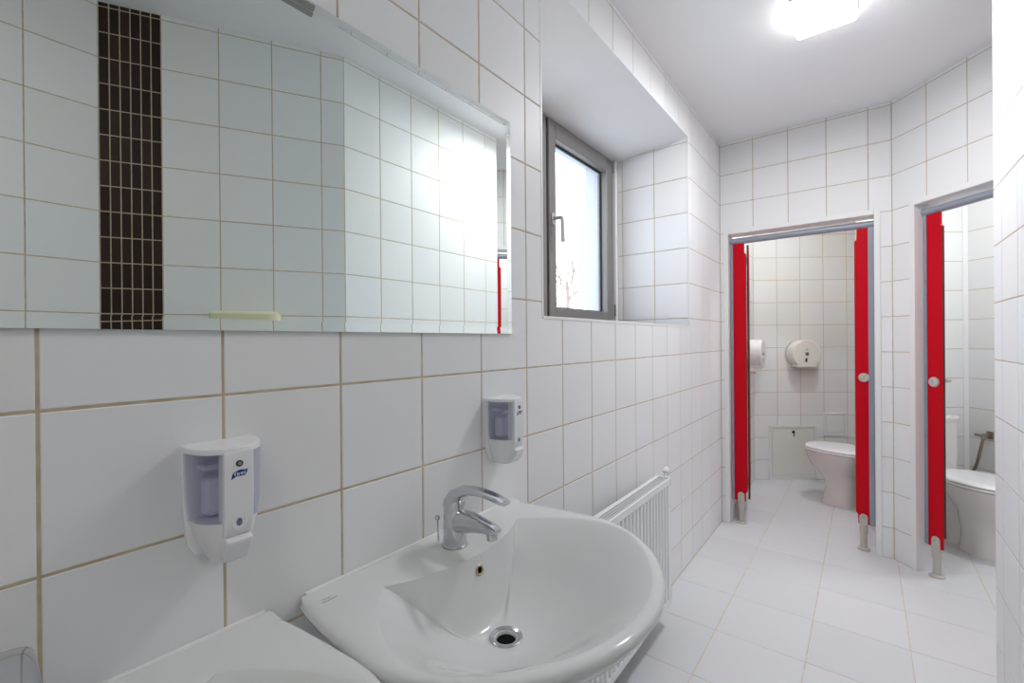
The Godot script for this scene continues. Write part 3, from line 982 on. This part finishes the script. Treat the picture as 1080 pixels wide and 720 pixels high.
	for i in 9:
		var q := 1.0 - i / 8.0
		fl.append(Vector2(lerpf(-0.0112, 0.0085, q), 0.1425 + 0.0036 * (q - 0.5) + 0.0012 * sin((q - 0.15) * TAU) * (1.4 - q) - 0.0012))
	prism(T, fl, 0.0, 0.0004, 0.0, Transform3D(Basis(Vector3.UP, PI / 2), Vector3(0.0898, 0.0, 0)))
	var lg := part(pn, "logo", T, M.blue)
	var tm := TextMesh.new()
	var sf := SystemFont.new()
	sf.font_names = PackedStringArray(["Droid Sans"])
	sf.font_italic = true
	sf.font_weight = 700
	tm.font = sf
	tm.text = "Tirez"
	tm.font_size = 32
	tm.pixel_size = 0.00022
	tm.depth = 0.0003
	var tx := MeshInstance3D.new()
	tx.name = "lettering"
	tx.mesh = tm
	tx.material_override = mat(Color8(235, 238, 245), 0.5)
	tx.transform = Transform3D(Basis(Vector3.UP, PI / 2) * Basis(Vector3.BACK, 0.1), Vector3(0.0904, 0.1459, 0))
	lg.add_child(tx, true)
	return t

func build_fittings() -> void:
	var d := make_dispenser("white soap dispenser with bluish tank, the larger, nearer one of the two")
	d.position = P(0.0, EYE - 0.322, 0.271)
	d.scale = Vector3(0.88, 0.93, 1)
	copy(d, P(0.0, EYE - 0.322, 0.936), "white soap dispenser with bluish tank, the smaller one, behind the tap")
	# mirror: flat silvered glass with a bevelled border
	var m := thing("wall_mirror", "large frameless rectangular mirror above the washbasins", "mirror", P(0.0, EYE + 0.0195, 0.4))
	var w := 1.2
	var h := 0.5915
	var bv := 0.018
	var z0 := 0.6 - 1.002 + 0.4 - 0.4                                   # the far edge stands at s = 1.002
	var e := Transform3D(Basis(Vector3(0, 0, -1), Vector3.UP, Vector3(1, 0, 0)), Vector3(0, 0, -(1.002 - 0.4 - w)))
	var T := PackedVector3Array()
	box(T, Vector3(0.0, 0.0, 0.0005), Vector3(w, h, 0.0042), 0.0, e)
	part(m, "glass_edge", T, M.glass_edge)
	T = PackedVector3Array()
	var c := Vector3(w / 2, h / 2, -1)
	var o := [Vector3(0, 0, 0.0052), Vector3(w, 0, 0.0052), Vector3(w, h, 0.0052), Vector3(0, h, 0.0052)]
	var i := [Vector3(bv, bv, 0.00445), Vector3(w - bv, bv, 0.00445), Vector3(w - bv, h - bv, 0.00445), Vector3(bv, h - bv, 0.00445)]
	var S := PackedVector3Array()
	face(S, i, c)
	for v in S: T.append(e * v)
	part(m, "mirror_face", T, M.mirror, 0.5)
	T = PackedVector3Array()
	S = PackedVector3Array()
	for k in 4: face(S, [i[k], i[(k + 1) % 4], o[(k + 1) % 4], o[k]], c)
	for v in S: T.append(e * v)
	part(m, "bevel", T, M.mirror, 0.5)
	# slim lamp over the mirror (only its reflection is in view)
	var ml := thing("mirror_lamp", "slim grey lamp bar over the mirror, seen only as a reflection at the top", "lamp", P(0.0, EYE + 0.662, 0.2))
	T = PackedVector3Array()
	tube(T, [Vector3(0.1, 0.0, 0.3), Vector3(0.1, 0.0, -0.277)], 0.0068, 16)
	part(ml, "tube_housing", T, M.steel)
	T = PackedVector3Array()
	box(T, Vector3(0.0, -0.02, -0.05), Vector3(0.012, 0.04, 0.05), 0.003)
	tube(T, [Vector3(0.01, 0.012, 0.0), Vector3(0.06, 0.02, 0.0), Vector3(0.1, 0.005, 0.0)], 0.006, 10)
	part(ml, "bracket", T, M.steel)
	# cream dryer on the angled wall, its top showing in the mirror
	var a := Vector2(1.1465, 1.2)
	var b := Vector2(1.575, 0.41)
	var dr := (b - a).normalized()
	var u := P(dr.x, 0, dr.y)
	var hd := thing("hand_dryer", "cream box on the opposite wall, its top reflected at the mirror's lower edge", "hand dryer")
	var nn := Vector2(-0.8793, -0.4762)
	var cc := a + dr * 0.40 + nn * 0.001
	hd.transform = Transform3D(Basis(u, Vector3.UP, u.cross(Vector3.UP)), P(cc.x, 1.17, cc.y))
	T = PackedVector3Array()
	var rr := []
	for q in [[0.0, 0.12, 0.09], [0.01, 0.13, 0.105], [0.12, 0.134, 0.115], [0.205, 0.132, 0.112], [0.214, 0.124, 0.1], [0.217, 0.112, 0.085]]:
		var R := PackedVector3Array()
		for p in dsec(q[0], q[1], q[2], 0.0, 5.0): R.append(Vector3(p.z, p.y, p.x))
		rr.append(R)
	loft(T, rr)
	part(hd, "casing", T, M.cream)
	T = PackedVector3Array()
	tube(T, [Vector3(0, 0.0, 0.06), Vector3(0, -0.03, 0.07)], 0.025, 16)
	part(hd, "nozzle", T, M.steel)
	build_radiator()

func build_radiator() -> void:
	var s0 := 1.03
	var s1 := 1.987
	var y0 := 0.10
	var y1 := 0.653
	var xb := 0.05
	var xf := 0.112
	var t := thing("radiator", "white panel radiator with vertical flutes under the window", "radiator", P(0, 0, 1.5))
	var at := Transform3D(Basis.IDENTITY, -t.position)
	var T := PackedVector3Array()
	# fluted front panel, extruded upwards between smooth top and bottom bands
	var pitch := 0.0333
	var nf := int((s1 - s0 - 0.03) / pitch)
	var prof := []
	var sa := s0 + ((s1 - s0) - nf * pitch) / 2
	for k in nf:
		var q := sa + k * pitch
		for e in [[0.0, 0.0], [0.006, -0.0], [0.011, -0.0075], [0.0225, -0.0075], [0.0275, 0.0]]:
			prof.append(Vector2(q + e[0], xf + e[1]))
	var lo := PackedVector3Array()
	var hi := PackedVector3Array()
	lo.append(P(xf - 0.012, 0, s0 + 0.002)); lo.append(P(xf, 0, s0 + 0.002))
	for p in prof: lo.append(P(p.y, 0, p.x))
	lo.append(P(xf, 0, s1 - 0.002)); lo.append(P(xf - 0.012, 0, s1 - 0.002))
	var r0 := PackedVector3Array()
	var r1 := PackedVector3Array()
	for v in lo:
		r0.append(Vector3(v.x, y0 + 0.03, v.z)); r1.append(Vector3(v.x, y1 - 0.03, v.z))
	var S := PackedVector3Array()
	for k in lo.size() - 1:
		tri(S, r0[k], r0[k + 1], r1[k + 1]); tri(S, r0[k], r1[k + 1], r1[k])
	for k in range(1, lo.size() - 1):
		pass
	# orient the open strip towards the room
	if (S[1] - S[0]).cross(S[2] - S[0]).dot(Vector3(0, 0, 1)) < 0:
		pass
	var flip := false
	for k in range(0, S.size(), 3):
		var nn := (S[k + 1] - S[k]).cross(S[k + 2] - S[k])
		if absf(nn.x) > absf(nn.z) * 2.0:
			flip = nn.x < 0.0
			break
	for k in range(0, S.size(), 3):
		if flip: tri(T, S[k], S[k + 2], S[k + 1])
		else: tri(T, S[k], S[k + 1], S[k + 2])
	box(T, P(xf - 0.012, y1 - 0.031, s0 + 0.002), P(xf, y1 - 0.004, s1 - 0.002), 0.003)
	box(T, P(xf - 0.012, y0, s0 + 0.002), P(xf, y0 + 0.031, s1 - 0.002), 0.003)
	var T2 := PackedVector3Array()
	for v in T: T2.append(at * v)
	part(t, "front_panel", T2, M.radiator, 25.0)
	T = PackedVector3Array()
	box(T, P(xb, y0, s0 + 0.002), P(xb + 0.012, y1 - 0.004, s1 - 0.002), 0.003, at)
	part(t, "back_panel", T, M.radiator)
	for s in [s0, s1 - 0.0015]:
		T = PackedVector3Array()
		box(T, P(xb, y0 + 0.02, s), P(xf, y1 - 0.001, s + 0.0015), 0.0005, at)
		part(t, "side_panel", T, M.radiator)
	T = PackedVector3Array()
	box(T, P(xb - 0.001, y1 - 0.008, s0), P(xb + 0.004, y1, s1), 0.002, at)
	box(T, P(xf - 0.006, y1 - 0.008, s0), P(xf + 0.001, y1, s1), 0.002, at)
	box(T, P(xb, y1 - 0.006, s0), P(xf, y1, s0 + 0.012), 0.002, at)
	box(T, P(xb, y1 - 0.006, s1 - 0.012), P(xf, y1, s1), 0.002, at)
	part(t, "top_frame", T, M.radiator)
	for k in 4:
		T = PackedVector3Array()
		var xx := xb + 0.0105 + k * 0.0115
		box(T, P(xx, y1 - 0.012, s0 + 0.01), P(xx + 0.0025, y1 - 0.003, s1 - 0.01), 0.0008, at)
		part(t, "grille_slat", T, M.radiator)
	T = PackedVector3Array()                                           # convector fins between the panels
	for k in int((s1 - s0) / 0.016):
		var q := s0 + 0.012 + k * 0.016
		box(T, P(xb + 0.012, y0 + 0.03, q), P(xf - 0.0125, y1 - 0.1, q + 0.0012), 0.0, at)
	var fin := part(t, "convector_fins", T, M.radiator)
	fin.set_meta("kind", "stuff")
	T = PackedVector3Array()
	tube(T, [at * P(0.085, 0.668, 1.994), at * P(0.085, 0.672, 1.998), at * P(0.085, 0.674, 2.012), at * P(0.085, 0.674, 2.022)], [0.012, 0.0145, 0.0145, 0.011], 18)
	tube(T, [at * P(0.085, 0.64, 1.985), at * P(0.085, 0.664, 2.0)], 0.007, 10)
	part(t, "vent_knob", T, M.white_plastic)
	T = PackedVector3Array()
	tube(T, [at * P(0.085, 0.145, 1.985), at * P(0.085, 0.145, 2.008)], 0.0095, 14)
	part(t, "drain_plug", T, M.steel)
	for s in [1.2, 1.8]:
		T = PackedVector3Array()
		box(T, P(0.0, 0.2, s), P(xb, 0.55, s + 0.02), 0.001, at)
		part(t, "bracket", T, M.radiator)

# ------------------------------------------------------------------ toilets
func egg(y: float, xc: float, hl: float, hw: float, n := 40, front := 1.0) -> PackedVector3Array:      # pointed towards +x
	var R := PackedVector3Array()
	for i in n:
		var a := TAU * i / n
		var ca := cos(a)
		var p := 2.0 if ca > 0 else 2.6
		R.append(Vector3(xc + hl * signf(ca) * pow(absf(ca), 2.0 / p) * (front if ca > 0 else 1.0), y, hw * signf(sin(a)) * pow(absf(sin(a)), 2.0 / 2.15)))
	return R

func toilet(label: String, at: Vector3, dir: Vector2, cistern: bool) -> void:      # local: x forward from the wall, y up
	var t := thing("toilet", label, "toilet", at, "toilets")
	t.rotation.y = atan2(dir.y, dir.x)
	var T := PackedVector3Array()
	var sec := []
	for q in [[0.0, 0.455, 0.115, 0.108], [0.015, 0.455, 0.115, 0.108], [0.03, 0.453, 0.108, 0.1], [0.12, 0.448, 0.1, 0.092], [0.18, 0.448, 0.112, 0.1], [0.23, 0.466, 0.128, 0.120], [0.28, 0.474, 0.162, 0.146], [0.33, 0.472, 0.192, 0.166], [0.37, 0.463, 0.214, 0.177], [0.392, 0.463, 0.216, 0.178]]:
		sec.append(egg(q[0], q[1], q[2], q[3]))
	loft(T, sec)
	part(t, "bowl", T, M.toilet, 50.0)
	T = PackedVector3Array()
	var sec2 := []
	var rear := 0.005 if cistern else 0.2
	for q in [[0.0, 0.22, 0.19, 0.068], [0.02, 0.22, 0.185, 0.05], [0.15, 0.22, 0.18, 0.034], [0.29, 0.22, 0.19, 0.038], [0.345, 0.21, 0.2, 0.11], [0.392, 0.20, 0.2, 0.165]]:
		var x0: float = maxf(q[1] - q[2], rear)
		var x1: float = q[1] + q[2]
		sec2.append(ring(Vector3((x0 + x1) / 2, q[0], 0), Vector3((x1 - x0) / 2, 0, 0), Vector3(0, 0, q[3] * (1.0 if cistern else 0.8)), 32, 3.5))
	loft(T, sec2)
	part(t, "trap", T, M.toilet, 50.0)
	T = PackedVector3Array()
	loft(T, [egg(0.393, 0.452, 0.226, 0.176), egg(0.397, 0.452, 0.233, 0.183), egg(0.407, 0.452, 0.233, 0.183), egg(0.411, 0.452, 0.228, 0.178)])
	part(t, "seat", T, M.seat_plastic, 60.0)
	T = PackedVector3Array()
	loft(T, [egg(0.412, 0.45, 0.226, 0.176), egg(0.416, 0.45, 0.232, 0.182), egg(0.424, 0.45, 0.230, 0.18), egg(0.430, 0.45, 0.216, 0.166), egg(0.4325, 0.45, 0.17, 0.12), egg(0.434, 0.45, 0.06, 0.05)])
	part(t, "lid", T, M.seat_plastic, 60.0)
	for z in [-0.075, 0.075]:
		T = PackedVector3Array()
		tube(T, [Vector3(0.225, 0.39, z), Vector3(0.225, 0.42, z)], 0.014, 12)
		part(t, "seat_hinge", T, M.seat_plastic)
	if cistern:
		T = PackedVector3Array()
		var cs := []
		for q in [[0.392, 0.085, 0.075, 0.16], [0.40, 0.085, 0.08, 0.168], [0.6, 0.086, 0.083, 0.173], [0.715, 0.086, 0.084, 0.175]]:
			cs.append(ring(Vector3(q[1], q[0], 0), Vector3(q[2], 0, 0), Vector3(0, 0, q[3]), 40, 6.0))
		loft(T, cs)
		part(t, "cistern", T, M.toilet)
		T = PackedVector3Array()
		cs = []
		for q in [[0.715, 0.086, 0.088, 0.18], [0.72, 0.086, 0.0895, 0.182], [0.733, 0.086, 0.0895, 0.182], [0.74, 0.086, 0.084, 0.176]]:
			cs.append(ring(Vector3(q[1], q[0], 0), Vector3(q[2], 0, 0), Vector3(0, 0, q[3]), 40, 6.0))
		loft(T, cs)
		part(t, "cistern_lid", T, M.toilet)
		T = PackedVector3Array()
		lathe(T, [[0.018, 0.74], [0.018, 0.746], [0.014, 0.749]], 20, Transform3D(Basis.IDENTITY, Vector3(0.09, 0, 0)))
		part(t, "flush_button", T, M.chrome)
	for z in [-0.09, 0.09]:
		T = PackedVector3Array()
		lathe(T, [[0.006, 0.0], [0.006, 0.004], [0.003, 0.006]], 12, Transform3D(Basis(Vector3.RIGHT, PI / 2 * signf(z)), Vector3(0.24, 0.035, z)))
		part(t, "floor_screw", T, M.steel)

func build_toilets() -> void:
	var ad := Vector2(-0.98, 0.19).normalized()
	var a := Vector2(0.405, 4.29) - ad * 0.683
	toilet("white toilet with closed lid in the straight stall, cut by the right red panel", P(a.x, 0, a.y), ad, false)
	var b := PC - PD * 0.41 + BD * 0.004
	toilet("white toilet with cistern in the angled stall, cut by the right wall", P(b.x, 0, b.y), BD, true)

# ------------------------------------------------------------------ lamps
func ceiling_lamp(label: String, X: float, s: float, energy: float, col: Color, w := 0.21, l := 0.225) -> void:
	var t := thing("ceiling_lamp", label, "lamp", P(X, CEIL, s), "square ceiling lamps")
	var T := PackedVector3Array()
	box(T, Vector3(-w / 2 - 0.002, -0.012, -l / 2 - 0.002), Vector3(w / 2 + 0.002, 0.0, l / 2 + 0.002), 0.002)
	part(t, "base", T, M.alu)
	T = PackedVector3Array()
	box(T, Vector3(-w / 2, -0.055, -l / 2), Vector3(w / 2, -0.012, l / 2), 0.008)
	part(t, "diffuser", T, M.glow)
	var a := AreaLight3D.new()
	a.name = "lamp_light"
	a.area_size = Vector2(w, l)
	a.light_energy = energy
	a.light_color = col
	a.area_range = 12.0
	a.area_attenuation = 2.0
	a.shadow_enabled = true
	t.add_child(a)
	a.position = Vector3(0, -0.0575, 0)
	a.rotation.x = -PI / 2

func build_lamps() -> void:
	ceiling_lamp("glowing square lamp on the ceiling of the washroom", 0.664, 2.2, LAMP, Color(0.98, 0.985, 1.0))
	ceiling_lamp("square ceiling lamp of the straight stall, above the view", 0.6, 3.8, LAMP_STALL, Color(0.94, 0.985, 1.0))
	ceiling_lamp("square ceiling lamp of the angled stall, above the view", 1.62, 3.5, LAMP_STALL, Color(0.95, 0.985, 1.0))
	ceiling_lamp("square ceiling lamp behind the camera, out of view", 0.8, -0.5, LAMP_REAR, Color(1.0, 1.0, 0.97))

# ------------------------------------------------------------------ outside
func branch(T: PackedVector3Array, a: Vector3, d: Vector3, len: float, r: float, depth: int) -> void:
	var pts := [a]
	var rad := [r]
	var p := a
	var dd := d
	var n := 4
	for i in n:
		dd = (dd + Vector3(rng.randf_range(-0.22, 0.22), rng.randf_range(-0.1, 0.2), rng.randf_range(-0.22, 0.22))).normalized()
		p += dd * len / n
		pts.append(p)
		rad.append(r * (1.0 - 0.45 * (i + 1) / n))
	tube(T, pts, rad, 5)
	if depth <= 0: return
	for k in (3 if depth > 1 else 2):
		var q: int = 1 + rng.randi() % n
		var nd := (dd + Vector3(rng.randf_range(-0.9, 0.9), rng.randf_range(-0.5, 0.6), rng.randf_range(-0.9, 0.9))).normalized()
		branch(T, pts[q], nd, len * rng.randf_range(0.55, 0.8), rad[q] * 0.72, depth - 1)

func build_outside() -> void:
	var t := thing("bare_tree", "leafless brown tree branches outside the window", "tree", P(-6.2, -0.5, 11.7))
	var T := PackedVector3Array()
	tube(T, [Vector3(0, 0, 0), Vector3(0.03, 1.6, 0), Vector3(0.0, 3.5, 0.05)], [0.12, 0.09, 0.035], 10)
	part(t, "trunk", T, M.twig)
	T = PackedVector3Array()
	for k in 9:
		branch(T, Vector3(0, 2.1 + 0.17 * k, 0.03), Vector3(cos(k * 1.15), rng.randf_range(0.5, 1.0), sin(k * 1.15)).normalized(), 1.05, 0.024, 5)
	var br := part(t, "branches", T, M.twig)
	br.set_meta("kind", "stuff")
	T = PackedVector3Array()
	box(T, P(-40, -0.7, 60), P(-0.59, -0.5, -20))
	var g := part(self, "ground_outside", T, mat(Color8(212, 212, 208), 0.9))
	g.set_meta("kind", "structure")
	g.set_meta("label", "ground outside the building")
